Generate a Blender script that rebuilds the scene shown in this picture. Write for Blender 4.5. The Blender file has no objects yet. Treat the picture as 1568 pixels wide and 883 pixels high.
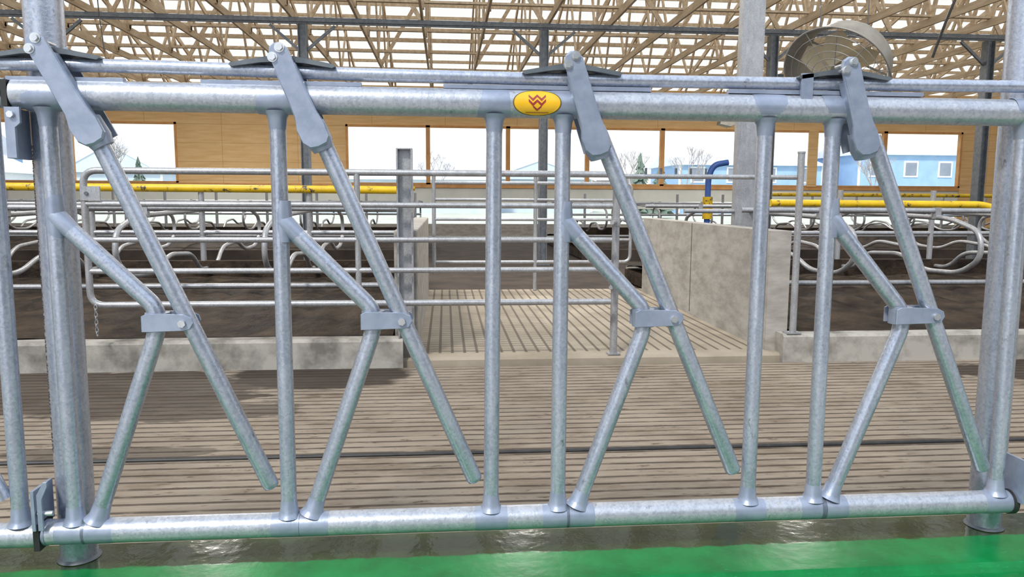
import bpy, math, random
from mathutils import Vector, Matrix, noise
random.seed(7)
H=1.30            # eye height above alley floor
CURB=0.37         # feed curb height
S=bpy.context.scene
COL=S.collection

# ------------------------------------------------------------------ materials
def mat(name):
    m=bpy.data.materials.new(name); m.use_nodes=True
    nt=m.node_tree; b=nt.nodes["Principled BSDF"]
    return m,nt,b
def N(nt,t,**k):
    n=nt.nodes.new(t)
    for a,v in k.items(): setattr(n,a,v)
    return n
def setin(nt,sock,v):
    if isinstance(v,bpy.types.NodeSocket): nt.links.new(v,sock)
    elif isinstance(v,(tuple,list)) and len(v)==3 and sock.type=='RGBA': sock.default_value=(*v,1)
    else: sock.default_value=v
def M(nt,op,a,b=0.0,c=0.0):
    n=N(nt,'ShaderNodeMath',operation=op)
    setin(nt,n.inputs[0],a); setin(nt,n.inputs[1],b)
    if len(n.inputs)>2: setin(nt,n.inputs[2],c)
    return n.outputs[0]
def mix(nt,f,a,b):
    n=N(nt,'ShaderNodeMix',data_type='RGBA')
    setin(nt,n.inputs[0],f); setin(nt,n.inputs[6],a); setin(nt,n.inputs[7],b)
    return n.outputs[2]
def pos(nt,scale=(1,1,1)):
    g=N(nt,'ShaderNodeNewGeometry'); m=N(nt,'ShaderNodeMapping')
    nt.links.new(g.outputs['Position'],m.inputs[0]); m.inputs['Scale'].default_value=scale
    return m.outputs[0]
def nz(nt,vec,scale,detail=4,rough=.55,lo=None,hi=None):
    n=N(nt,'ShaderNodeTexNoise'); nt.links.new(vec,n.inputs['Vector'])
    n.inputs['Scale'].default_value=scale; n.inputs['Detail'].default_value=detail; n.inputs['Roughness'].default_value=rough
    o=n.outputs['Fac']
    if lo is not None:
        r=N(nt,'ShaderNodeMapRange'); r.inputs[1].default_value=lo; r.inputs[2].default_value=hi
        nt.links.new(o,r.inputs[0]); o=r.outputs[0]
    return o
def bump(nt,b,h,strength=.3,dist=.01):
    n=N(nt,'ShaderNodeBump'); n.inputs['Strength'].default_value=strength; n.inputs['Distance'].default_value=dist
    nt.links.new(h,n.inputs['Height']); nt.links.new(n.outputs[0],b.inputs['Normal'])
def simple(name,c1,c2,rough=.6,metal=0,scale=8,lo=.35,hi=.65,bs=.15,vs=(1,1,1),bd=.005):
    m,nt,b=mat(name); p=pos(nt,vs); f=nz(nt,p,scale,5,.6,lo,hi)
    setin(nt,b.inputs['Base Color'],mix(nt,f,c1,c2)); b.inputs['Roughness'].default_value=rough; b.inputs['Metallic'].default_value=metal
    if bs: bump(nt,b,f,bs,bd)
    return m

def galv_mat(name,c1,c2,c3,metal=.55,r0=.28,r1=.5,spk=.45):
    m,nt,b=mat(name); p=pos(nt); ps=pos(nt,(1,1,.22))
    f=nz(nt,ps,30,6,.65,.30,.70); g=nz(nt,p,6,5,.65,.38,.66)
    c=mix(nt,f,c1,c2); c=mix(nt,M(nt,'MULTIPLY',g,.7),c,c3)
    vo=N(nt,'ShaderNodeTexVoronoi'); nt.links.new(p,vo.inputs['Vector']); vo.inputs['Scale'].default_value=170
    sp=N(nt,'ShaderNodeSeparateColor'); nt.links.new(vo.outputs['Color'],sp.inputs[0])
    c=mix(nt,M(nt,'MULTIPLY',M(nt,'GREATER_THAN',sp.outputs[0],.62),.16),c,(.74,.77,.82))
    c=mix(nt,M(nt,'MULTIPLY',M(nt,'LESS_THAN',sp.outputs[1],.28),.18),c,(.14,.17,.23))
    d=nz(nt,pos(nt,(1,1,.45)),38,7,.75,.62,.69); c=mix(nt,M(nt,'MULTIPLY',d,spk),c,(.11,.10,.09))
    rt_=nz(nt,p,11,5,.7,.66,.76); c=mix(nt,M(nt,'MULTIPLY',rt_,.40),c,(.32,.25,.16))
    setin(nt,b.inputs['Base Color'],c); b.inputs['Metallic'].default_value=metal
    rr=N(nt,'ShaderNodeMapRange'); nt.links.new(f,rr.inputs[0]); rr.inputs[3].default_value=r0; rr.inputs[4].default_value=r1
    nt.links.new(rr.outputs[0],b.inputs['Roughness']); bump(nt,b,nz(nt,p,80,5,.7),.28,.003)
    return m
GALV=galv_mat("galvanized_steel",(.36,.41,.51),(.56,.61,.70),(.43,.48,.59),.6,.20,.34,.6)
GALVR=galv_mat("galvanized_rail",(.38,.42,.49),(.57,.60,.66),(.48,.51,.56),.5,.25,.40,.7)
GALVD=galv_mat("galvanized_far",(.34,.35,.37),(.50,.51,.52),(.30,.30,.31),.45,.32,.5)
GREYP=simple("grey_zinc_paint",(.27,.32,.42),(.36,.41,.52),.36,.35,20,bs=.08)
DARKM=simple("dark_steel",(.10,.12,.14),(.17,.19,.21),.5,.5,15,bs=.05)
POSTM=simple("steel_post_grey",(.16,.18,.20),(.24,.26,.28),.5,.4,15,bs=.05)
BLACK=simple("black_plastic",(.015,.015,.015),(.03,.03,.03),.5,0,15,bs=0)
BOLT=simple("zinc_bolt",(.6,.63,.65),(.75,.77,.79),.3,.8,30,bs=0)
YEL=simple("yellow_paint",(.80,.52,.01),(.66,.42,.01),.45,0,9,bs=0)
nt=YEL.node_tree; b=nt.nodes["Principled BSDF"]; src=b.inputs['Base Color'].links[0].from_socket
setin(nt,b.inputs['Base Color'],mix(nt,nz(nt,pos(nt),9,6,.75,.57,.63),src,(.05,.045,.04)))
STK_Y=simple("sticker_yellow",(.85,.47,.015),(.9,.52,.02),.35,0,30,bs=0)
STK_R=simple("sticker_maroon",(.30,.03,.03),(.36,.04,.03),.4,0,30,bs=0)
STK_B=simple("sticker_border",(.12,.09,.02),(.18,.12,.03),.4,0,30,bs=0)
WOOD=simple("truss_lumber",(.56,.42,.27),(.78,.64,.46),.75,0,3,vs=(4,.6,4),bs=.1)
WOODF=simple("window_frame_lumber",(.62,.30,.10),(.72,.40,.16),.7,0,3,bs=.05)
BLUE=simple("blue_paint",(.03,.09,.35),(.05,.13,.42),.4,0,5,bs=0)
FANM=simple("fan_housing_sheet",(.24,.23,.21),(.34,.33,.30),.5,.2,4,bs=.03)
FANB=simple("fan_blade_plastic",(.66,.58,.42),(.78,.70,.52),.5,0,4,bs=.0)
CONC=simple("cast_concrete",(.29,.27,.24),(.43,.41,.375),.85,0,4,bs=.3,vs=(1,1,2.5))
CONCC=simple("curb_concrete",(.16,.15,.13),(.40,.38,.34),.85,0,4,lo=.34,hi=.58,bs=.4)
CONC_SHADE=simple("far_alley_shaded_concrete",(.028,.021,.016),(.065,.047,.036),.9,0,2,bs=.2)  # shade of the rear alley is put into this dark concrete colour

# plywood
m,nt,b=mat("plywood"); PLY=m
p=pos(nt,(.6,1,6)); f=nz(nt,p,2.2,6,.6,.3,.7); c=mix(nt,f,(.74,.47,.20),(.88,.62,.32))
sx=N(nt,'ShaderNodeSeparateXYZ'); nt.links.new(pos(nt),sx.inputs[0])
s1=M(nt,'LESS_THAN',M(nt,'FRACT',M(nt,'DIVIDE',sx.outputs[0],2.44)),.008)
s2=M(nt,'LESS_THAN',M(nt,'FRACT',M(nt,'DIVIDE',sx.outputs[2],.61)),.03)
c=mix(nt,M(nt,'MULTIPLY',M(nt,'MAXIMUM',s1,s2),.4),c,(.3,.16,.05)); setin(nt,b.inputs['Base Color'],c); b.inputs['Roughness'].default_value=.7

# roof skin - translucent cream sheeting
m,nt,b=mat("roof_sheeting"); ROOF=m
f=nz(nt,pos(nt),.8,4,.5,.3,.7); setin(nt,b.inputs['Base Color'],mix(nt,f,(.88,.83,.72),(.95,.93,.87)))
b.inputs['Roughness'].default_value=.6
tr=N(nt,'ShaderNodeBsdfTranslucent'); tr.inputs[0].default_value=(.97,.93,.84,1)
ms=N(nt,'ShaderNodeMixShader'); ms.inputs[0].default_value=.64
nt.links.new(b.outputs[0],ms.inputs[1]); nt.links.new(tr.outputs[0],ms.inputs[2])
nt.links.new(ms.outputs[0],nt.nodes["Material Output"].inputs[0])

# grooved alley concrete
def patch(nt,X,Y,cx,cy,rx,ry,wob,amp=1.5):
    a=M(nt,'DIVIDE',M(nt,'SUBTRACT',X,cx),rx); bb=M(nt,'DIVIDE',M(nt,'SUBTRACT',Y,cy),ry)
    d=M(nt,'SQRT',M(nt,'ADD',M(nt,'MULTIPLY',a,a),M(nt,'MULTIPLY',bb,bb)))
    d=M(nt,'ADD',d,M(nt,'MULTIPLY',M(nt,'SUBTRACT',wob,.5),amp))
    r=N(nt,'ShaderNodeMapRange'); r.interpolation_type='SMOOTHSTEP'
    nt.links.new(d,r.inputs[0]); r.inputs[1].default_value=1.06; r.inputs[2].default_value=.90
    return r.outputs[0]
m,nt,b=mat("grooved_alley_concrete"); ALLEY=m
P=pos(nt); sx=N(nt,'ShaderNodeSeparateXYZ'); nt.links.new(P,sx.inputs[0]); X,Y=sx.outputs[0],sx.outputs[1]
wig=nz(nt,P,2.5,3,.5); Yw=M(nt,'ADD',Y,M(nt,'MULTIPLY',M(nt,'SUBTRACT',wig,.5),.02))
fr=M(nt,'FRACT',M(nt,'DIVIDE',Yw,.085)); tri=M(nt,'ABSOLUTE',M(nt,'SUBTRACT',fr,.5))
g=N(nt,'ShaderNodeMapRange'); nt.links.new(tri,g.inputs[0]); g.inputs[1].default_value=.17; g.inputs[2].default_value=.08; groove=g.outputs[0]
groove=M(nt,'MULTIPLY',groove,nz(nt,pos(nt,(1.5,3,1)),3,4,.6,.25,.5))
base=mix(nt,nz(nt,P,1.3,6,.6,.3,.7),(.185,.148,.112),(.30,.25,.195))
streak=nz(nt,pos(nt,(.8,14,1)),3,5,.6,.35,.75); base=mix(nt,M(nt,'MULTIPLY',streak,.5),base,(.41,.36,.29))
base=mix(nt,M(nt,'MULTIPLY',nz(nt,pos(nt,(1,2.5,1)),1.6,6,.7,.50,.64),.55),base,(.14,.105,.072))
base=mix(nt,nz(nt,pos(nt,(1.2,5,1)),5,6,.75,.58,.66),base,(.085,.06,.04))
wob=nz(nt,pos(nt,(1,1.6,1)),2.2,5,.6)
wet=patch(nt,X,Y,-.92,3.75,.68,.55,wob,.7)
wet=M(nt,'MAXIMUM',wet,M(nt,'MULTIPLY',patch(nt,X,Y,-2.5,3.3,1.5,.65,wob),.85))
wet=M(nt,'MAXIMUM',wet,M(nt,'MULTIPLY',patch(nt,X,Y,-1.6,2.75,.75,.20,wob),.75))
wet=M(nt,'MAXIMUM',wet,patch(nt,X,Y,4.8,3.4,1.0,.40,wob))
wet=M(nt,'MAXIMUM',wet,M(nt,'MULTIPLY',patch(nt,X,Y,-1.7,2.0,.6,.10,wob),.6))
base=mix(nt,M(nt,'MULTIPLY',groove,.82),base,(.05,.037,.028))
base=mix(nt,M(nt,'MULTIPLY',wet,.88),base,(.030,.022,.017))
setin(nt,b.inputs['Base Color'],base); setin(nt,b.inputs['Specular IOR Level'],.15)
setin(nt,b.inputs['Roughness'],M(nt,'SUBTRACT',.85,M(nt,'MULTIPLY',wet,.25)))
bump(nt,b,M(nt,'SUBTRACT',M(nt,'MULTIPLY',nz(nt,P,40,4,.6),.5),groove),.5,.006)

# cross-over grooved slab (grooves run in Y)
m,nt,b=mat("crossover_concrete"); XOVER=m
P=pos(nt); sx=N(nt,'ShaderNodeSeparateXYZ'); nt.links.new(P,sx.inputs[0]); X,Y=sx.outputs[0],sx.outputs[1]
fr=M(nt,'FRACT',M(nt,'DIVIDE',X,.10)); tri=M(nt,'ABSOLUTE',M(nt,'SUBTRACT',fr,.5))
g=N(nt,'ShaderNodeMapRange'); nt.links.new(tri,g.inputs[0]); g.inputs[1].default_value=.14; g.inputs[2].default_value=.08; groove=g.outputs[0]
fy=M(nt,'FRACT',M(nt,'DIVIDE',Y,.10)); ty=M(nt,'LESS_THAN',M(nt,'ABSOLUTE',M(nt,'SUBTRACT',fy,.5)),.1)
left=M(nt,'LESS_THAN',X,1.0); groove=M(nt,'MAXIMUM',groove,M(nt,'MULTIPLY',M(nt,'MULTIPLY',ty,left),.8))
front=M(nt,'GREATER_THAN',Y,4.08); groove=M(nt,'MULTIPLY',groove,front)
base=mix(nt,nz(nt,P,2,6,.6,.3,.7),(.25,.21,.155),(.40,.345,.27))
base=mix(nt,M(nt,'MULTIPLY',groove,.8),base,(.07,.055,.04)); setin(nt,b.inputs['Base Color'],base); b.inputs['Roughness'].default_value=.8
bump(nt,b,M(nt,'SUBTRACT',M(nt,'MULTIPLY',nz(nt,P,40,4,.6),.4),groove),.5,.006)

# bedding mats
m,nt,b=mat("stall_mattress"); MATM=m
P=pos(nt); base=mix(nt,nz(nt,P,3,6,.65,.4,.72),(.018,.013,.010),(.070,.048,.031)); setin(nt,b.inputs['Base Color'],base)
b.inputs['Roughness'].default_value=.7; b.inputs['Specular IOR Level'].default_value=.15; bump(nt,b,nz(nt,pos(nt,(1,.6,1)),7,4,.6),.8,.04)

# feed curb: wet dark strip behind y=0, green epoxy in front
m,nt,b=mat("green_epoxy_curb"); GREEN=m
P=pos(nt); sx=N(nt,'ShaderNodeSeparateXYZ'); nt.links.new(P,sx.inputs[0]); Y=sx.outputs[1]
edge=M(nt,'ADD',Y,M(nt,'MULTIPLY',M(nt,'SUBTRACT',nz(nt,pos(nt,(1,1,1)),9,5,.7),.5),.045))
r=N(nt,'ShaderNodeMapRange'); nt.links.new(edge,r.inputs[0]); r.inputs[1].default_value=.008; r.inputs[2].default_value=.018; k=r.outputs[0]
gr=mix(nt,nz(nt,P,7,5,.6,.3,.7),(.002,.13,.028),(.005,.235,.058)); dk=mix(nt,nz(nt,P,5,5,.6,.3,.7),(.012,.026,.006),(.030,.055,.016))
gr=mix(nt,nz(nt,pos(nt,(1,4,1)),30,6,.75,.60,.72),gr,(.01,.36,.10))
setin(nt,b.inputs['Base Color'],mix(nt,k,gr,dk))
setin(nt,b.inputs['Roughness'],M(nt,'SUBTRACT',.24,M(nt,'MULTIPLY',k,.16)))
setin(nt,b.inputs['Specular IOR Level'],M(nt,'ADD',.22,M(nt,'MULTIPLY',k,.28)))
bump(nt,b,nz(nt,P,22,3,.5),.25,.003)

OUTG=simple("winter_grass",(.50,.54,.42),(.66,.68,.58),.9,0,.5,bs=0)
SIDB=simple("blue_siding",(.30,.48,.74),(.36,.55,.80),.7,0,1,bs=0)
SIDL=simple("pale_blue_siding",(.56,.66,.79),(.62,.73,.84),.7,0,1,bs=0)
SHING=simple("roof_shingle",(.68,.72,.78),(.78,.82,.87),.8,0,2,bs=0)
WHT=simple("white_trim",(.8,.82,.85),(.88,.9,.92),.6,0,2,bs=0)
GLS=simple("dark_window_glass",(.22,.26,.33),(.28,.33,.40),.15,0,1,bs=0)
BARK=simple("bark",(.40,.38,.39),(.50,.47,.47),.9,0,4,bs=0)
LEAF=simple("conifer_needles",(.16,.22,.19),(.22,.29,.24),.9,0,3,bs=.3)
CURT=simple("white_curtain",(.72,.76,.70),(.82,.85,.80),.7,0,1,bs=.05)

# ------------------------------------------------------------------ mesh builder
class MB:
    def __init__(s): s.v=[];s.f=[];s.m=[];s.sm=[];s.mats=[]
    def mi(s,m):
        if m not in s.mats: s.mats.append(m)
        return s.mats.index(m)
    def add(s,vs,fs,m,smooth=False):
        o=len(s.v); s.v+= [tuple(v) for v in vs]; k=s.mi(m)
        for f in fs:
            s.f.append(tuple(i+o for i in f)); s.m.append(k); s.sm.append(smooth)
    def tube(s,pts,r,m,n=14,fil=0,cap=True,rr=None):
        P=[Vector(p) for p in pts]
        if fil and len(P)>2:
            Q=[P[0]]
            for i in range(1,len(P)-1):
                a,b,c=P[i-1],P[i],P[i+1]; l1=(a-b).length; l2=(c-b).length; d=min(fil,l1*.48,l2*.48)
                p0=b+(a-b).normalized()*d; p1=b+(c-b).normalized()*d
                for k in range(7):
                    t=k/6; Q.append(p0*(1-t)**2+b*2*t*(1-t)+p1*t*t)
            Q.append(P[-1]); P=Q
        rads=rr if rr else [r]*len(P)
        t0=(P[1]-P[0]).normalized(); u=t0.orthogonal().normalized(); rings=[]; vs=[]
        for i,p in enumerate(P):
            if i==0: t=t0
            elif i==len(P)-1: t=(P[i]-P[i-1]).normalized()
            else: t=((P[i+1]-P[i]).normalized()+(P[i]-P[i-1]).normalized()).normalized()
            u=(u-t*u.dot(t)).normalized(); w=t.cross(u)
            for k in range(n):
                a=2*math.pi*k/n; vs.append(p+(u*math.cos(a)+w*math.sin(a))*rads[i])
        fs=[]
        for i in range(len(P)-1):
            for k in range(n):
                k2=(k+1)%n; fs.append((i*n+k,i*n+k2,(i+1)*n+k2,(i+1)*n+k))
        s.add(vs,fs,m,True)
        if cap:
            L=(len(P)-1)*n
            s.add([vs[k] for k in range(n)]+[vs[L+k] for k in range(n)],[tuple(range(n-1,-1,-1)),tuple(range(n,2*n))],m,False)
    def box(s,c,d,m,rot=None):
        c=Vector(c); vs=[]
        for x in(-.5,.5):
            for y in(-.5,.5):
                for z in(-.5,.5):
                    v=Vector((x*d[0],y*d[1],z*d[2])); 
                    if rot: v=rot@v
                    vs.append(c+v)
        s.add(vs,[(0,1,3,2),(4,6,7,5),(0,4,5,1),(2,3,7,6),(0,2,6,4),(1,5,7,3)],m)
    def bb(s,x0,x1,y0,y1,z0,z1,m): s.box(((x0+x1)/2,(y0+y1)/2,(z0+z1)/2),(x1-x0,y1-y0,z1-z0),m)
    def beam(s,p,q,w,h,m,up=(0,0,1)):
        p,q=Vector(p),Vector(q); t=(q-p); L=t.length; t.normalize(); up=Vector(up)
        if abs(t.dot(up))>.98: up=Vector((0,1,0))
        a=t.cross(up).normalized(); b2=a.cross(t)
        R=Matrix((a,t,b2)).transposed(); s.box((p+q)/2,(w,L,h),m,R)
    def prism(s,poly,y0,y1,m,bev=0):
        # poly in xz, extruded along y; optional bevelled front
        n=len(poly); 
        rings=[(poly,y1)]
        if bev:
            cx=sum(p[0] for p in poly)/n; cz=sum(p[1] for p in poly)/n
            ins=[]
            for x,z in poly:
                d=math.hypot(x-cx,z-cz) or 1; ins.append((x-(x-cx)/d*bev,z-(z-cz)/d*bev))
            rings+= [(poly,y0+bev),(ins,y0)]
        else: rings.append((poly,y0))
        vs=[(x,yy,z) for pl,yy in rings for x,z in pl]; fs=[]
        for i in range(len(rings)-1):
            for k in range(n): fs.append((i*n+k,i*n+(k+1)%n,(i+1)*n+(k+1)%n,(i+1)*n+k))
        L=(len(rings)-1)*n; fs.append(tuple(range(n-1,-1,-1))); fs.append(tuple(range(L,L+n)))
        s.add(vs,fs,m)
    def build(s,name,parent=None,recalc=True):
        me=bpy.data.meshes.new(name); me.from_pydata(s.v,[],s.f)
        for m in s.mats: me.materials.append(m)
        for i,p in enumerate(me.polygons): p.material_index=s.m[i]; p.use_smooth=s.sm[i]
        if recalc:
            import bmesh
            bm=bmesh.new(); bm.from_mesh(me); bmesh.ops.recalc_face_normals(bm,faces=bm.faces); bm.to_mesh(me); bm.free()
        o=bpy.data.objects.new(name,me); COL.objects.link(o)
        if parent: o.parent=parent
        return o
def empty(name):
    e=bpy.data.objects.new(name,None); COL.objects.link(e); return e

# ------------------------------------------------------------------ ground + shell
b=MB(); b.bb(-24,28,.16,3.86,-.3,0,ALLEY); b.build("floor")
b=MB(); b.bb(-24,28,3.86,24,-.3,-.012,CONC_SHADE); b.build("floor_rear_alley")
b=MB(); b.bb(-120,140,24.3,160,-.4,-.05,OUTG); b.build("ground_outside")
b=MB(); b.tube([(-20,1.86,.004),(-3,1.865,.004),(2,1.85,.004),(6,1.86,.004),(20,1.85,.004)],.013,BLACK,8); b.build("scraper_cable")

# feed curb
b=MB()
xs=[-8+i*.25 for i in range(73)]
def strip(prof,m,close=True):
    vs=[];fs=[];n=len(prof)
    for x in xs:
        for (y,z) in prof: vs.append((x,y,z))
    for i in range(len(xs)-1):
        for k in range(n if close else n-1): fs.append((i*n+k,i*n+(k+1)%n,(i+1)*n+(k+1)%n,(i+1)*n+k))
    if close: fs+= [tuple(range(n)),tuple(range((len(xs)-1)*n,len(xs)*n))]
    b.add(vs,fs,m)
strip([(.16,0),(.16,CURB-.012),(.148,CURB),(-.128,CURB-.004),(-.142,CURB-.012),(-.150,CURB-.022),(-.6,CURB-.028),(-.6,0)],GREEN)
b.build("feed_curb")
b=MB(); strip([(-.6,CURB-.028),(-6,CURB-.04),(-6,0),(-.6,0)],CONC); b.build("floor_feed_table")

# ------------------------------------------------------------------ headlock panel
RZ=H+.229; BZ=H-.826; LZ=H+.294
RT=.034; RB=.031
panel=empty("headlock_panel")
b=MB(); b.tube([(-.988,0,RZ+.004),(.2,0,RZ),(1.70,0,RZ-.003)],RT,GALVR,32)
b.build("top_rail",panel)
b=MB(); b.tube([(-.986,0,BZ),(1.545,0,BZ)],RB,GALVR,32)
b.tube([(-.988,0,BZ),(-.981,0,BZ)],RB+.0015,GREYP,28)
b.build("bottom_rail",panel)
def weld(b,p,d,r,m=GREYP):
    p=Vector(p); d=Vector(d).normalized()
    b.tube([p-d*.004,p+d*.004,p+d*.012,p+d*.045],r,m,20,rr=[r+.012,r+.007,r+.003,r-.0005],cap=False)
def paint_band(b,x,z,w,R):
    # sprayed zinc touch-up collar on a rail either side of a weld
    b.tube([(x-w,0,z),(x-w*.6,0,z),(x+w*.6,0,z),(x+w,0,z)],R,GREYP,32,rr=[R-.0003,R+.0006,R+.0006,R-.0003],cap=False)
b=MB()
for xt,xb in ((-.920,-.917),(-.398,-.399),(.121,.114),(.291,.289),(.807,.803),(.986,.985),(1.502,1.510)):
    b.tube([(xb,0,BZ+.02),(xt,0,RZ-.02)],.0195,GALV,24)
    weld(b,(xb,0,BZ+RB-.004),(xt-xb,0,1),.0195); weld(b,(xt,0,RZ-RT+.004),(xb-xt,0,-1),.0195)
    paint_band(b,xb,BZ,.048,RB); paint_band(b,xt,RZ,.042,RT)
b.build("uprights",panel)
# fixed bent tubes
BT=[((-.918,-.047),(-.697,-.268),(-.700,-.325),(-.866,-.800)),
    ((-.392,-.058),(-.180,-.275),(-.181,-.330),(-.342,-.800)),
    ((.296,-.057),(.505,-.280),(.506,-.335),(.340,-.800)),
    ((.992,-.046),(1.199,-.286),(1.205,-.336),(1.030,-.800))]
b=MB()
for pts in BT:
    P=[(x,0,H+z) for x,z in pts]
    d0=(Vector(P[1])-Vector(P[0])).normalized(); P[0]=Vector(P[0])-d0*.0
    b.tube(P,.0205,GALV,24,fil=.05); 
    d=Vector(P[2])-Vector(P[3]); weld(b,Vector(P[3])+d.normalized()*.004,d,.0205)
    b.tube([Vector(P[0])-d0*.004,Vector(P[0])+d0*.012,Vector(P[0])+d0*.05],.0,GREYP,20,rr=[.022,.0240,.0206],cap=False)
    b.tube([(pts[0][0],0,P[0][2]-.05),(pts[0][0],0,P[0][2]-.02),(pts[0][0],0,P[0][2]+.02),(pts[0][0],0,P[0][2]+.05)],.0,GREYP,20,rr=[.0193,.0215,.0215,.0193],cap=False)
    paint_band(b,pts[3][0],BZ,.05,RB)
b.build("fixed_neck_bars",panel)
# swinging release bars
AR=[((-.932,.345),(-.821,.137),(-.438,-.727),-.634),((-.388,.336),(-.304,.135),(.074,-.725),-.112),
    ((.317,.331),(.383,.122),(.761,-.721),.573),((1.024,.332),(1.084,.130),(1.465,-.734),1.275)]
b=MB(); pl=MB(); cl=MB(); wg=MB()
for (p,q,e,xb) in AR:
    Q=Vector((q[0],-.012,H+q[1]+.03)); E=Vector((e[0],-.004,H+e[1]))
    d=(E-Q).normalized()
    b.tube([Q,E-d*.012,E-d*.004,E],.021,GALV,24,rr=[.0205,.0205,.018,.011])
    # plate arm (channel) from pivot to bar, in front of the rail
    k=.975
    a=Vector((p[0]*k,H+p[1]*k)); c=Vector((q[0]*k,H+q[1]*k)); u=(c-a).normalized(); w=Vector((-u.y,u.x)); L=(c-a).length
    def pt(s,t): v=a+u*s+w*t; return (v.x,v.y)
    poly=[pt(-.024,.010),pt(-.027,-.002),pt(-.022,-.016),pt(-.008,-.024),pt(.10,-.0265),pt(L-.065,-.028),pt(L-.035,-.036),pt(L-.004,-.034),pt(L+.012,-.022),pt(L+.016,-.004),pt(L+.014,.018),pt(L+.002,.029),pt(L-.032,.031),pt(L-.065,.025),pt(.10,.0225),pt(-.006,.022)]
    pl.prism(poly,-.054,-.044,GREYP,.004)
    for sd in (-.0245,.0215):
        p0=a+u*.03+w*sd; p1=a+u*(L-.02)+w*sd
        pl.beam((p0.x,-.036,p0.y),(p1.x,-.036,p1.y),.024,.004,GREYP,up=(w.x,0,w.y))
    # lower clamp cup around the bar
    s0=a+u*(L-.045); s1=a+u*(L+.000); s2=a+u*(L+.022)
    pl.tube([(s0.x,-.024,s0.y),(s1.x,-.022,s1.y),(s2.x,-.020,s2.y)],.03,GREYP,16,rr=[.030,.031,.024])
    pl.beam((a.x,.040,a.y),(c.x,.03,c.y),.05,.006,GREYP,up=(0,1,0))
    # bolts
    for s_,t_ in ((-.012,.006),(.002,-.0175)):
        v=a+u*s_+w*t_
        wg.tube([(v.x,-.062,v.y),(v.x,-.050,v.y)],.0085,BOLT,6); wg.tube([(v.x,-.054,v.y),(v.x,.03,v.y)],.0045,BOLT,10)
        wg.tube([(v.x,-.056,v.y),(v.x,-.053,v.y)],.0115,BOLT,16)
    # rocker wings over the lock rail
    x0=a.x; z0=a.y
    for sg in (-1,1):
        wg.prism([(x0,z0+.002),(x0+sg*.03,z0-.001),(x0+sg*.118,z0-.017),(x0+sg*.122,z0-.022),(x0+sg*.115,z0-.026),(x0+sg*.05,z0-.016),(x0,z0-.013)][::sg],-.026,.034,DARKM)
    # guide strip under the lock rail
    x1=p[0]-.18; x2=p[0]+.19
    if p[0]>.2: x1=p[0]-.32
    wg.bb(max(x1,-1.0),x2,-.014,.004,H+.262,H+.272,GREYP)
    # collar strap joining fixed bar and swing bar
    fx=BT[AR.index((p,q,e,xb))][1][0]; zc=H-.300
    x0=fx-.028; x1=xb+.026
    strap=[(x0,zc-.022),(x0,zc+.016),(x0+.012,zc+.022),(x1-.018,zc+.020),(x1,zc+.011),(x1+.004,zc-.002),(x1-.004,zc-.016),(x1-.02,zc-.020)]
    cl.prism(strap,-.031,-.024,GREYP,.002); cl.prism(strap,.023,.029,GREYP)
    cl.tube([(fx,0,zc-.024),(fx,0,zc+.021)],.0285,GREYP,24)
    cl.tube([(xb+.004,-.038,zc-.002),(xb+.004,-.028,zc-.002)],.0095,BOLT,6); cl.tube([(xb+.004,-.034,zc-.002),(xb+.004,.034,zc-.002)],.005,BOLT,10)
b.build("release_bars",panel); pl.build("lock_arms",panel); cl.build("collar_straps",panel)
# lock rail
wg.tube([(-1.6,0,LZ+.012),(-1.017,0,LZ+.007),(-.64,0,LZ+.006),(-.219,0,LZ-.002),(.286,0,LZ-.005),(.85,0,LZ-.004),(1.80,0,LZ+.001)],.0155,GALV,20,fil=.08)
wg.tube([(.889,-.0,LZ-.006),(.915,0,LZ-.006)],.0205,GREYP,16)
wg.prism([(.885,RZ+.02),(.885,LZ+.018),(.915,LZ+.018),(.915,RZ+.02)],-.026,-.018,GREYP,.001)
wg.build("lock_rail",panel)
# mounting brackets
b=MB()
b.prism([(-.992,H+.085),(-.992,H+.20),(-.960,H+.20),(-.960,H+.165),(-.972,H+.155),(-.972,H+.085)],-.042,-.034,GREYP,.001)
b.bb(-.994,-.986,-.040,.05,H+.085,H+.20,GREYP)
b.tube([(-.978,-.050,H+.183),(-.978,-.040,H+.183)],.008,BOLT,6)
b.bb(-1.003,-.990,-.032,.032,H+.203,H+.262,BLACK)
b.bb(-1.000,-.992,-.040,.05,BZ+.02,BZ+.120,GREYP)
b.prism([(-.986,BZ+.02),(-.986,BZ+.110),(-.968,BZ+.142),(-.960,BZ+.142),(-.960,BZ+.132),(-.975,BZ+.10),(-.975,BZ+.02)],-.040,-.033,GREYP,.001)
b.tube([(-.990,-.028,BZ+.06),(-.955,-.028,BZ+.06)],.007,BOLT,6)
b.bb(-1.003,-.989,-.034,.034,BZ-.034,BZ+.034,BLACK)
b.bb(1.552,1.560,-.05,.05,BZ+.01,BZ+.13,GREYP); b.bb(1.560,1.61,-.05,-.043,BZ+.02,BZ+.12,GREYP)
b.tube([(1.58,-.06,BZ+.06),(1.58,-.05,BZ+.06)],.010,BOLT,6); b.tube([(1.545,0,BZ),(1.56,0,BZ)],.034,BLACK,20)
b.build("mounting_brackets",panel)
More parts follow.
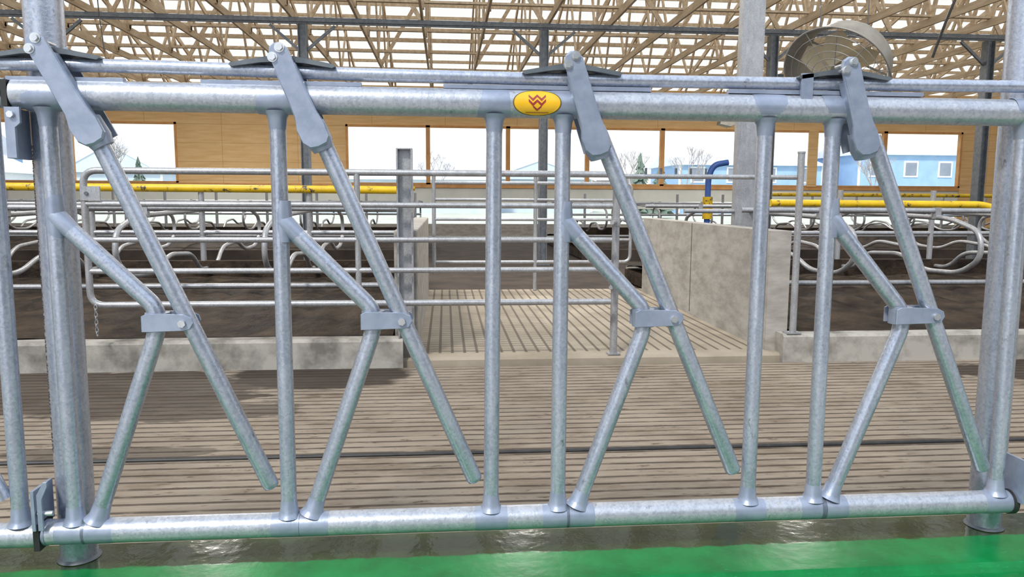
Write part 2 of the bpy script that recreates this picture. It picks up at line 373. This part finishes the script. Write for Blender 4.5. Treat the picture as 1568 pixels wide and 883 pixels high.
# oval sticker on the rail
b=MB(); cx0,cz0=.222,.0
def onrail(x,z,off): 
    zz=max(-RT*.97,min(RT*.97,z)); ang=zz/RT
    return (x,-(RT+off)*math.cos(ang*1.0),RZ+ (RT+off)*math.sin(ang))
def oval(rx,rz,off,m):
    R=[(0,0)];ks=6;nn=40;vs=[onrail(cx0,0,off)];fs=[]
    for k in range(1,ks+1):
        for i in range(nn):
            a=2*math.pi*i/nn; vs.append(onrail(cx0+rx*k/ks*math.cos(a),rz*k/ks*math.sin(a),off))
    for i in range(nn): fs.append((0,1+i,1+(i+1)%nn))
    for k in range(ks-1):
        for i in range(nn): fs.append((1+k*nn+i,1+(k+1)*nn+i,1+(k+1)*nn+(i+1)%nn,1+k*nn+(i+1)%nn))
    b.add(vs,fs,m,True)
oval(.059,.034,.0014,STK_B); oval(.056,.0315,.0018,STK_Y)
def stroke(p,q,wd,off):
    p=Vector(p);q=Vector(q);vs=[];fs=[]
    for k in range(7):
        c=p.lerp(q,k/6); vs+= [onrail(cx0+c.x,c.y+wd/2,off),onrail(cx0+c.x,c.y-wd/2,off)]
    for k in range(6): fs.append((2*k,2*k+1,2*k+3,2*k+2))
    b.add(vs,fs,STK_R)
# nested chevron mark
for sg in (-1,1):
    stroke((sg*.021,.016),(sg*.0105,.006),.0065,.0022); stroke((sg*.0105,.006),(0,.016),.0065,.0022)
    stroke((sg*.021,.005),(sg*.0105,-.005),.0065,.0022); stroke((sg*.0105,-.005),(0,.004),.0065,.0022)
    stroke((sg*.0105,-.008),(0,-.017),.005,.0022)
for i in range(17):
    x=-.027+i*.0033; stroke((x,-.0235),(x+.002,-.0235),.0025,.0022)
b.build("oval_sticker",panel,recalc=False)

# neighbouring panels
nb=empty("headlock_panel"); b=MB()
b.tube([(-1.9,0,RZ+.006),(-1.004,0,RZ+.006)],RT,GALVR,24); b.tube([(-1.9,0,BZ-.005),(-1.004,0,BZ-.005)],RB,GALVR,24)
b.tube([(-1.046,0,BZ),(-1.046,0,RZ)],.0195,GALV,18)
b.tube([(-1.45,-.01,H+.14),(-1.078,-.01,H-.735)],.0205,GALV,18)
b.tube([(-1.56,0,BZ),(-1.56,0,RZ)],.0195,GALV,18); 
b.tube([(-1.56,0,H-.05),(-1.35,0,H-.27),(-1.35,0,H-.33),(-1.52,0,BZ)],.0205,GALV,18,fil=.05)
weld(b,(-1.046,0,BZ+RB-.004),(0,0,1),.0195)
b.build("rails_and_bars",nb)
nb=empty("headlock_panel"); b=MB()
b.tube([(1.705,0,RZ-.003),(3.4,0,RZ-.003)],RT,GALVR,24); b.tube([(1.62,0,BZ),(3.4,0,BZ)],RB,GALVR,24)
for x in (1.66,2.2,2.7): b.tube([(x,0,BZ),(x,0,RZ)],.0195,GALV,18)
b.tube([(1.80,0,LZ),(3.4,0,LZ)],.0155,GALV,14)
b.build("rails_and_bars",nb)

# support posts
for (x,zt) in ((-.953,3.2),(1.548,3.2)):
    e=empty("support_post"); b=MB(); y=.080
    b.tube([(x,y,CURB),(x,y,zt)],.0435,GALV,36)
    b.tube([(x,y,CURB),(x,y,CURB+.003),(x,y,CURB+.006)],.05,DARKM,28,rr=[.052,.049,.0437],cap=False)
    b.build("pipe",e)
    if x<0:
        cu=bpy.data.curves.new("stencil",'FONT'); cu.body="ASTM A53 SCH40 GRADE A ERW 2-7/8 OD X .203 X 9 FT HEAT NUMBER-4053Q0413"
        cu.size=.0145; cu.offset=.0003; o=bpy.data.objects.new("stencil_tmp",cu); COL.objects.link(o)
        dg=bpy.context.evaluated_depsgraph_get(); me=bpy.data.meshes.new_from_object(o.evaluated_get(dg)); bpy.data.objects.remove(o)
        R=.0443; L=max(v.co.x for v in me.vertices); sc=.76/L
        for v in me.vertices:
            zz=H-.64+v.co.x*sc
            # text reads upward; glyph height wraps round the pipe
            aa=math.radians(-136)-v.co.y/R
            v.co=Vector((x+R*math.cos(aa),y+R*math.sin(aa),zz))
        me.materials.clear(); me.materials.append(BLACK)
        t=bpy.data.objects.new("stencil_marking",me); COL.objects.link(t); t.parent=e

# ------------------------------------------------------------------ stall curbs, crossover, walls
b=MB()
def rough_block(b,x0,x1,y0,y1,z0,z1,m,step=.15):
    n=max(2,int((x1-x0)/step)); vs=[];fs=[]
    for i in range(n+1):
        x=x0+(x1-x0)*i/n
        j=noise.noise(Vector((x*2.1,y0,3)))*.010
        vs+= [(x,y0+j,z0),(x,y0+j,z1-.02),(x,y0+.02+j,z1+j*.5),(x,y1,z1+j*.5),(x,y1,z0)]
    for i in range(n):
        for k in range(5): fs.append((i*5+k,i*5+(k+1)%5,(i+1)*5+(k+1)%5,(i+1)*5+k))
    fs+= [(0,1,2,3,4),tuple(n*5+k for k in range(5))]
    b.add(vs,fs,m)
rough_block(b,-14,-.33,3.85,4.005,-.02,.225,CONCC); b.build("stall_curb")
b=MB(); rough_block(b,2.70,18,3.85,4.005,-.02,.225,CONCC); b.build("stall_curb")
b=MB(); rough_block(b,-.33,2.70,3.90,8.3,-.02,.065,XOVER); b.build("crossover_slab")
b=MB(); b.bb(2.62,2.80,4.01,7.95,.0,1.05,CONC); b.bb(2.615,2.62,5.955,5.96,.1,1.05,CONC_SHADE); o=b.build("wall_crossover_right")
bv=o.modifiers.new("bevel",'BEVEL'); bv.width=.012; bv.segments=2
b=MB(); b.bb(-.40,-.22,4.02,7.95,.0,1.05,CONC); o=b.build("wall_crossover_left")
bv=o.modifiers.new("bevel",'BEVEL'); bv.width=.012; bv.segments=2

# galvanised H post at the left wall end
e=empty("gate_post"); b=MB()
b.bb(-.365,-.353,3.87,3.99,.228,1.66,GALVD); b.bb(-.257,-.245,3.87,3.99,.066,1.66,GALVD); b.bb(-.355,-.255,3.925,3.935,.228,1.66,GALVD)
b.bb(-.365,-.245,3.87,3.99,1.66,1.668,GALVD)
b.build("steel_section",e)
e=empty("gate_post"); b=MB(); b.tube([(2.79,3.89,.228),(2.79,3.89,1.66)],.027,GALVD,16); b.tube([(2.79,3.89,1.66),(2.79,3.89,1.675)],.030,GALVD,16); b.bb(2.73,2.85,3.86,3.95,.228,.24,GALVD)
b.tube([(1.34,3.95,1.475),(2.76,3.90,1.475)],.019,GALVD,12)
for i in range(5): b.tube([(1.56+i*.12,3.94,1.48),(1.56+i*.12,3.94,1.54)],.010,DARKM,8)
b.build("pipe",e)

# swing gate
e=empty("barn_gate"); b=MB(); gy=3.80
zs=[1.485,1.245,.985,.755,.505]
k=(gy+1.87)/(3.85+1.87)
zs=[H+(z-H)*k for z in zs]
X0,X1=-2.60*k,1.28*k
b.tube([(X1,gy,zs[0]),(X0,gy,zs[0]),(X0,gy,zs[-1]),(X1,gy,zs[-1])],.024,GALVD,14,fil=.10)
for z in zs[1:4]: b.tube([(X0,gy,z),(X1,gy,z)],.021,GALVD,12)
for x in (-.655*k,): b.tube([(x,gy,zs[0]),(x,gy,zs[-1])],.022,GALVD,12)
X2=X1+.065
b.tube([(X2,3.95,.066),(X2,3.95,1.52)],.030,GALVD,16)
b.bb(X2-.05,X2+.05,3.91,3.99,.067,.078,GALVD)
for z in (.62,1.12): b.tube([(X2,3.95,z-.03),(X2,3.95,z+.03)],.037,GALVD,16); b.tube([(X2,3.95,z),(X1,gy,z)],.016,GALVD,10)
b.bb(X0-.015,X0+.12,gy-.03,gy-.015,1.27,1.37,GALVD); b.tube([(X0+.03,gy-.04,1.32),(X0+.03,gy+.0,1.32)],.014,DARKM,10)
b.build("frame",e)
b=MB()
for i in range(8):
    z=.50-i*.028; c=Vector((X0+.045,gy-.03,z)); pts=[]
    for kk in range(13):
        a=2*math.pi*kk/12; v=Vector((math.cos(a)*.010,0,math.sin(a)*.019))
        if i%2: v=Vector((0,v.x,v.z))
        pts.append(c+v)
    b.tube(pts,.0035,GALVD,6,cap=False)
b.build("latch_chain",e)
# second gate across the far end of the crossover
e=empty("barn_gate"); b=MB(); gy=8.15
b.tube([(-.15,gy,1.5),(2.5,gy,1.5),(2.5,gy,.45),(-.15,gy,.45)],.024,GALVD,12,fil=.1)
for z in (1.28,1.02,.75): b.tube([(-.15,gy,z),(2.5,gy,z)],.02,GALVD,10)
for x in (1.2,-.15): b.tube([(x,gy,.07 if x>1 else .3),(x,gy,1.6)],.027,GALVD,12)
b.build("frame",e)

# ------------------------------------------------------------------ freestall rows
def mattress(x0,x1,y0,y1,z0,z1):
    b=MB(); nx=int((x1-x0)/.08); ny=14; vs=[];fs=[]
    for i in range(nx+1):
        x=x0+(x1-x0)*i/nx
        for j in range(ny+1):
            t=j/ny; y=y0+(y1-y0)*t
            z=z0+(z1-z0)*t+.035*abs(math.sin(x*math.pi/.30))**.6*min(1,4*t,6*(1-t)+.2)+.02*noise.noise(Vector((x*3,y*2,1)))
            vs.append((x,y,z))
    for i in range(nx):
        for j in range(ny):
            a=i*(ny+1)+j; fs.append((a,a+1,a+ny+2,a+ny+1))
    b.add(vs,fs,MATM,True)
    lo=min(z0,z1)-.2
    b.bb(x0,x1,min(y0,y1)+.02,max(y0,y1)-.02,max(-.02,lo),min(z0,z1)-.02,MATM)
    return b
def stall_rows(x0,x1,yf,name,first=.6,yel=()):
    """double head-to-head row; yf = near curb back, spans 5.8 m"""
    mattress(x0,x1,yf,yf+2.78,.22,.40).build("stall_mattress")
    mattress(x0,x1,yf+3.06,yf+5.82,.40,.22).build("stall_mattress")
    e=empty(name); b=MB(); ym=yf+2.9
    for z in (.50,.90,1.16): b.tube([(x0,ym,z),(x1,ym,z)],.026,GALVD,10)
    b.bb(x0,x1,ym-.06,ym+.06,.1,.58,MATM)
    for yn in (yf+1.15,yf+4.65): b.tube([(x0,yn,1.20),(x1,yn,1.20)],.026,GALVD,10)
    b.tube([(x0,yf+1.75,.42),(x1,yf+1.75,.42)],.028,GALVD,10)
    x=x0+first
    while x<x1-.1:
        b.tube([(x,ym,.15),(x,ym,1.42)],.032,GALVD,10)
        for sg in (-1,1):
            L=lambda d,z:(x+.05,ym+sg*d,z)
            b.tube([L(.0,1.16),L(1.95,1.13),L(2.38,1.02),L(2.42,.78),L(2.15,.62),L(1.6,.60),L(1.2,.74),L(.55,.70),L(.30,.50),L(.0,.50)],.0245,GALVD,10,fil=.16)
            b.bb(x+.02,x+.08,ym+sg*1.75-.03,ym+sg*1.75+.03,1.12,1.23,GALVD)
        x+=1.19
    b.build("loops_and_rails",e)
    if yel:
        b=MB(); b.tube(yel,.043,YEL,14,fil=.12); b.build("yellow_pipe",e)
    return e
stall_rows(-14,-.42,4.03,"freestall_dividers",first=.55,yel=[(-14,6.90,1.435),(-.46,6.90,1.385)])
stall_rows(2.84,18,4.03,"freestall_dividers",first=.75,yel=[(3.89,6.90,1.26),(6.6,6.90,1.25),(6.8,6.90,1.19),(6.8,6.90,.9)])
for (x0,x1,yl) in ((-18,-.6,[(-2.5,14.6,1.52),(-.65,14.6,1.50)]),(2.9,24,[(7,15.0,1.42),(24,15.0,1.40)])):
    b=MB(); b.bb(x0 if x0>-15 else -14,min(x1,18),9.87,10.02,-.012,.225,CONCC); b.build("stall_curb")
    b=MB(); b.bb(x0,x1,13.85,14.00,-.012,.225,CONC_SHADE); b.build("stall_curb")
    stall_rows(x0,x1,14.02,"freestall_dividers",yel=yl)

# ------------------------------------------------------------------ far wall
b=MB(); yw=24.0
Zb,Zt=1.76,3.72
b.bb(-24,-14.9,yw,yw+.12,0,5.0,PLY)
b.bb(-14.9,28,yw,yw+.12,Zt,5.0,PLY)
b.bb(-8.75,-3.3,yw,yw+.12,Zb-.08,Zt,PLY)
b.bb(18.5,28,yw,yw+.12,0,Zt,PLY)
b.bb(-14.9,18.5,yw-.02,yw+.14,Zb-.12,Zb,WOODF)
b.bb(-14.9,18.5,yw+.03,yw+.08,.95,Zb-.12,CURT)
b.bb(-14.9,18.5,yw,yw+.12,0,.42,CONC)
b.build("wall_back")
def win(i,x0,x1):
    e=empty("window_%d"%i); b=MB(); t=.07
    b.bb(x0,x0+t,yw-.03,yw+.15,Zb,Zt,WOODF); b.bb(x1-t,x1,yw-.03,yw+.15,Zb,Zt,WOODF)
    b.bb(x0,x1,yw-.03,yw+.15,Zt-t,Zt,WOODF); b.bb(x0,x1,yw-.03,yw+.15,Zb,Zb+t*.7,WOODF); b.build("frame",e)
for i,(a,c) in enumerate(((-14.9,-12.1),(-12.1,-8.75),(-3.3,-.57),(-.57,2.14),(2.14,4.88),(4.88,7.51),(7.51,10.2),(10.2,12.9),(12.9,15.6),(15.6,18.5))): win(i+1,a,c)
b=MB(); b.bb(12.75,13.1,yw-.05,yw,Zb,Zt,PLY); b.build("trim_1")
b=MB(); b.bb(-24.2,-24,-6,24.1,0,6,PLY); b.build("wall_left")
b=MB(); b.bb(28,28.2,-6,24.1,0,6,PLY); b.build("wall_right")
# unseen dark wall added behind the camera; left gap shapes tube reflections
b=MB(); b.bb(-.8,28,-6.2,-6.02,0,3.6,DARKM); b.bb(-24,-7,-6.2,-6.02,0,3.6,DARKM); b.build("added_reflection_wall")

# ------------------------------------------------------------------ roof
sl=.31; ze=4.95; ye=24.6
def rz(y): return ze+sl*(ye-y)
b=MB(); b.add([(-24,ye,rz(ye)+.1),(28,ye,rz(ye)+.1),(28,4,rz(4)+.1),(-24,4,rz(4)+.1)],[(0,1,2,3)],ROOF); b.build("ceiling",recalc=False)
b=MB(); y=ye
while y>5:
    b.beam((-24,y,rz(y)+.05),(28,y,rz(y)+.05),.04,.09,WOOD); y-=.62
b.build("roof_purlins")
b=MB(); zc=4.72; x=-23.6; i=0
while x<28:
    y0,y1=4.2,24.3
    b.beam((x,y1,zc),(x,y0,zc),.045,.14,WOOD); b.beam((x,ye,rz(ye)-.03),(x,4.2,rz(4.2)-.03),.045,.14,WOOD)
    ys=[24.0,22.0,19.6,17.2,14.8,12.4,10,7.6,5.2]
    for j in range(len(ys)-1):
        ya,yb=ys[j],ys[j+1]; ymid=(ya+yb)/2
        b.beam((x+.04,ya,zc),(x+.04,ymid,rz(ymid)-.05),.04,.09,WOOD)
        b.beam((x+.04,ymid,rz(ymid)-.05),(x+.04,yb,zc),.04,.09,WOOD)
    if i%2==0:
        b.beam((x,18.4,zc),(x+1.22,18.4,rz(18.4)-.1),.04,.09,WOOD); b.beam((x+1.22,13.6,zc),(x,13.6,rz(13.6)*.8),.04,.09,WOOD)
    x+=1.22; i+=1
for yy in (22,19.6,17.2,14.8,12.4): b.beam((-24,yy,zc+.11),(28,yy,zc+.11),.09,.04,WOOD)
for yy,zz in ((19.6,5.6),(16,6.2)): b.beam((-24,yy,zz),(28,yy,zz),.04,.09,WOOD)
b.build("roof_trusses")
# steel posts + girder
b=MB()
e=empty("steel_girder"); b.bb(-24,28,12.95,13.05,4.56,4.64,POSTM); b.bb(-24,28,12.98,13.02,4.525,4.56,POSTM); b.build("beam",e)
for x in (-11.8,-7.22,-2.65,1.92,6.5,11.05,15.6):
    e=empty("steel_post"); b=MB()
    b.bb(x-.08,x-.065,12.9,13.1,-.01,4.52,POSTM); b.bb(x+.065,x+.08,12.9,13.1,-.01,4.52,POSTM); b.bb(x-.07,x+.07,12.99,13.01,-.01,4.52,POSTM)
    b.bb(x-.14,x+.14,12.86,13.14,-.012,.02,POSTM)
    for sg in (-1,1): b.beam((x+sg*.07,13,4.05),(x+sg*.60,13,4.5),.05,.05,POSTM)
    b.build("h_section",e)
e=empty("galvanized_column"); b=MB(); x,y=3.585,6.94
b.bb(x-.135,x+.135,y-.06,y+.06,.58,5.2,GALVD); b.bb(x-.13,x+.13,y-.02,y+.02,.58,5.2,GALVD)
b.bb(x-.19,x+.19,y-.10,y+.10,.58,.60,GALVD)
b.build("box_section",e)
e=empty("galvanized_column"); b=MB(); x,y=7.55,6.94
b.bb(x-.10,x+.10,y-.08,y+.08,.58,4.7,GALVD); b.bb(x-.15,x+.15,y-.10,y+.10,.58,.60,GALVD); b.build("box_section",e)

# ------------------------------------------------------------------ fan
e=empty("barn_fan"); b=MB(); nseg=44
c=Vector((4.88,7.2,2.93)); FS=.90
ax=Vector((-.66,-.42,-.62)).normalized()
u=ax.orthogonal().normalized(); w=ax.cross(u)
def ring(r,off,n=nseg): return [c+ax*off*FS+(u*math.cos(2*math.pi*i/n)+w*math.sin(2*math.pi*i/n))*r*FS for i in range(n)]
rs=[(.56,-.20),(.60,-.05),(.60,.05),(.67,.16),(.74,.26),(.72,.265),(.585,.05),(.56,-.19)]
vs=[];fs=[]
for r_,o_ in rs: vs+=ring(r_,o_)
for k in range(len(rs)-1):
    for i in range(nseg): fs.append((k*nseg+i,k*nseg+(i+1)%nseg,(k+1)*nseg+(i+1)%nseg,(k+1)*nseg+i))
b.add(vs,fs,FANM,True); b.build("shroud",e)
b=MB()
for i in range(6):
    a=2*math.pi*i/6; d=(u*math.cos(a)+w*math.sin(a))*FS; t=ax.cross(d)
    vs=[];fs=[]
    for j in range(6):
        rr=.10+.45*j/5; wd=.08+.09*math.sin(math.pi*(j/5)**.8); tw=.09-.04*j/5
        vs+=[c+ax*.08+d*rr+t*wd+ax*tw,c+ax*.08+d*rr-t*wd-ax*tw]
    for j in range(5): fs.append((2*j,2*j+1,2*j+3,2*j+2))
    b.add(vs,fs,FANB)
b.tube([c-ax*.20,c+ax*.20],.10,FANM,16)
for sg in (-1,1): b.beam(c-ax*.16+u*.54*sg,c-ax*.16,.05,.02,FANM)
b.build("blades_and_motor",e)
b=MB()
for k in range(1,8): 
    rr=ring(.72*k/7,.26+.07*(1-(k/7)**2),28); b.tube(rr+[rr[0]],.004,GALVD,5,cap=False)
    rr=ring(.56*k/7,-.20-.05*(1-(k/7)**2),28); b.tube(rr+[rr[0]],.003,GALVD,5,cap=False)
for i in range(10):
    a=2*math.pi*i/10; d=u*math.cos(a)+w*math.sin(a); b.tube([c+ax*.30,c+ax*.26*FS+d*.72*FS],.005,GALVD,5)
for sx_ in (-.30,.30):
    b.tube([c+Vector((sx_,.05,.42)),c+Vector((sx_*1.1,.1,1.9))],.006,DARKM,6)
b.build("guards_and_hangers",e)

# power cable loops
b=MB(); b.tube([(5.75,5.6,4.8),(5.45,5.7,3.9),(5.22,5.8,3.2),(5.15,5.9,2.8)],.014,BLACK,8,fil=.3); b.build("power_cable")
b=MB(); b.tube([(-5.0,10,4.9),(-5.05,10,4.2),(-4.98,10,3.4)],.008,BLACK,8,fil=.3); b.build("power_cable")

# blue waterer arch
e=empty("water_supply_standpipe"); b=MB(); 
b.tube([(5.35,13.2,0),(5.35,13.2,1.75),(5.45,13.2,2.0),(5.75,13.2,2.05)],.06,BLUE,12,fil=.15); b.tube([(5.35,13.2,.9),(5.35,13.2,1.35)],.10,YEL,14); b.build("pipe",e)

# ------------------------------------------------------------------ lamps (front high bays; rear pair added to brighten the interior)
for (x,y,z,pw) in ((-3.45,9.1,4.35,95),(1.15,9.1,4.35,95),(5.6,9.1,4.35,95),(-6,18.3,4.5,280),(9,18.3,4.5,280)):
    e=empty("high_bay_and_fill_light"); b=MB()
    b.bb(x-.42,x+.42,y-.16,y+.16,z+.01,z+.07,WHT); b.bb(x-.12,x+.12,y-.08,y+.08,z+.07,z+.16,DARKM)
    for sx_ in (-.3,.3): b.tube([(x+sx_,y,z+.06),(x+sx_,y,4.8)],.006,DARKM,6)
    b.build("fixture",e)
    l=bpy.data.lights.new("led_and_fill_panel",'AREA'); l.shape='RECTANGLE'; l.size=.6; l.size_y=.2; l.energy=pw; l.color=(1,.95,.88)
    o=bpy.data.objects.new("led_and_fill_panel",l); COL.objects.link(o); o.location=(x,y,z); o.parent=e
for (x,y,z) in ((-11.2,21.5,4.0),(9.0,21.5,3.75)):
    e=empty("wall_fan_light"); b=MB(); b.prism([(x-.45,z-.12),(x-.1,z-.2),(x+.4,z-.02),(x+.45,z+.08),(x-.4,z+.08)],y-.15,y+.15,FANM,.02)
    for sx_ in (-.3,.3): b.tube([(x+sx_,y,z+.06),(x+sx_,y,4.7)],.01,DARKM,6)
    b.build("housing",e)

# ------------------------------------------------------------------ outside
def house(x,y,w,d,h,rh,sid,ridge='x'):
    e=empty("house"); b=MB(); b.bb(x-w/2,x+w/2,y,y+d,-.05,h,sid)
    if ridge=='x':
        o=.4; vs=[(x-w/2-o,y-o,h-.1),(x+w/2+o,y-o,h-.1),(x+w/2+o,y+d/2,h+rh),(x-w/2-o,y+d/2,h+rh),(x-w/2-o,y+d+o,h-.1),(x+w/2+o,y+d+o,h-.1)]
        b.add(vs,[(0,1,2,3),(3,2,5,4),(0,3,4),(1,5,2),(0,4,5,1)],SHING)
    else:
        o=.4; vs=[(x-w/2-o,y-o,h-.1),(x+w/2+o,y-o,h-.1),(x,y-o,h+rh),(x-w/2-o,y+d,h-.1),(x+w/2+o,y+d,h-.1),(x,y+d,h+rh)]
        b.add(vs,[(0,2,5,3),(2,1,4,5)],SHING); b.add([vs[0],vs[1],vs[2]],[(0,1,2)],sid)
        b.beam(vs[0],vs[2],.2,.3,WHT); b.beam(vs[1],vs[2],.2,.3,WHT)
    nwin=max(2,int(w/3))
    for i in range(nwin):
        xx=x-w/2+(i+.5)*w/nwin
        for z in ([1.6,4.2] if h>5 else [1.8,3.6] if h>4.5 else [1.8]):
            b.bb(xx-.7,xx+.7,y-.08,y,z-.75,z+.75,WHT); b.bb(xx-.55,xx+.55,y-.1,y-.02,z-.6,z+.6,GLS)
    b.bb(x-w/2-.1,x-w/2+.1,y-.1,y,0,h,WHT); b.bb(x+w/2-.1,x+w/2+.1,y-.1,y,0,h,WHT)
    b.build("shell",e)
house(-50,70,14,10,5.2,2.4,SIDB); house(-31,72,9,9,3.6,2.6,SIDL,'y'); house(-4,66,17,10,3.0,1.8,SIDL); house(9,70,10,9,3.2,1.8,SIDL,'y')
house(29,68,14,10,4.6,1.2,SIDB); house(47,66,17,10,5.6,.9,SIDB); house(62,70,9,9,4,2.0,SIDL,'y'); house(-42,66,8,8,3.4,2,WHT,'y')
def tree(x,y,h):
    b=MB()
    def br(p,d,L,r,k):
        q=p+d*L; b.tube([p,q],r,BARK,4,rr=[r,r*.65],cap=False)
        if k==0: return
        for _ in range(3):
            a=Vector((random.uniform(-1,1),random.uniform(-1,1),random.uniform(-.1,.8))); br(q,(d+a*.75).normalized(),L*random.uniform(.62,.8),r*.6,k-1)
    br(Vector((x,y,-.1)),Vector((0,0,1)),h*.28,h*.02,5); b.build("bare_tree")
for x,y,h in ((-38,60,7.5),(-27,62,7),(-12,58,6.2),(-1,60,6),(16,62,6.5),(21,63,7),(37,61,6),(55,62,6.5),(40,90,8)): tree(x,y,h)
def conifer(x,y,h):
    b=MB(); b.tube([(x,y,-.1),(x,y,h*.3)],.15,BARK,8)
    for k in range(9):
        z=h*(.08+.10*k); r=h*.30*(1-k/9.6); n=22; vs=[(x,y,z+h*.17)]
        for i in range(n):
            a=2*math.pi*i/n; rr=r*(1 if i%2 else .62)*random.uniform(.8,1.1); vs.append((x+rr*math.cos(a),y+rr*math.sin(a),z+random.uniform(-.2,.2)))
        b.add(vs,[(0,1+i,1+(i+1)%n) for i in range(n)],LEAF)
    b.build("conifer_tree")
conifer(13,48,4.2); conifer(15.0,50,4.0); conifer(-22,55,4.0)
b=MB()
for i in range(34): 
    x=-60+i*4; hh=2.6+1.2*noise.noise(Vector((i*.7,0,0)))+.6*random.random()
    pts=12; vs=[(x+3*math.cos(2*math.pi*k/pts)*1.0,95+2*math.sin(2*math.pi*k/pts),-.1) for k in range(pts)]+[(x+1.6*math.cos(2*math.pi*k/pts),95,hh*1.2) for k in range(pts)]
    b.add(vs,[(k,(k+1)%pts,pts+(k+1)%pts,pts+k) for k in range(pts)]+[tuple(range(pts,2*pts))],BARK,True)
b.build("distant_treeline")

# ------------------------------------------------------------------ world, sun
w=bpy.data.worlds.new("overcast_sky"); S.world=w; w.use_nodes=True; nt=w.node_tree; bg=nt.nodes["Background"]
tc=N(nt,'ShaderNodeTexCoord'); sx=N(nt,'ShaderNodeSeparateXYZ'); nt.links.new(tc.outputs['Generated'],sx.inputs[0])
cr=N(nt,'ShaderNodeValToRGB'); nt.links.new(sx.outputs[2],cr.inputs[0]); cr.color_ramp.elements[0].position=0.0; cr.color_ramp.elements[0].color=(.95,.97,1,1); cr.color_ramp.elements[1].position=.6; cr.color_ramp.elements[1].color=(.74,.84,1,1)
nt.links.new(cr.outputs[0],bg.inputs[0]); bg.inputs[1].default_value=1.35
l=bpy.data.lights.new("sun",'SUN'); l.energy=2.6; l.angle=math.radians(8); l.color=(1,.95,.88)
o=bpy.data.objects.new("sun",l); COL.objects.link(o); o.rotation_euler=(math.radians(36),math.radians(-26),0)

# ------------------------------------------------------------------ camera
cam=bpy.data.cameras.new("camera"); co=bpy.data.objects.new("camera",cam); COL.objects.link(co)
cam.sensor_width=36; cam.lens=36*1150/1568; cam.clip_end=500
yw_,pt_,rl=.08861,.11937,.00499
fw=Vector((math.sin(yw_)*math.cos(pt_),math.cos(yw_)*math.cos(pt_),-math.sin(pt_))); rt=Vector((math.cos(yw_),-math.sin(yw_),0)); up=rt.cross(fw)
r2=rt*math.cos(rl)+up*math.sin(rl); u2=-rt*math.sin(rl)+up*math.cos(rl)
Mx=Matrix((r2,u2,-fw)).transposed().to_4x4(); Mx.translation=Vector((0,-1.87,H)); co.matrix_world=Mx
S.camera=co
S.view_settings.view_transform='Standard'
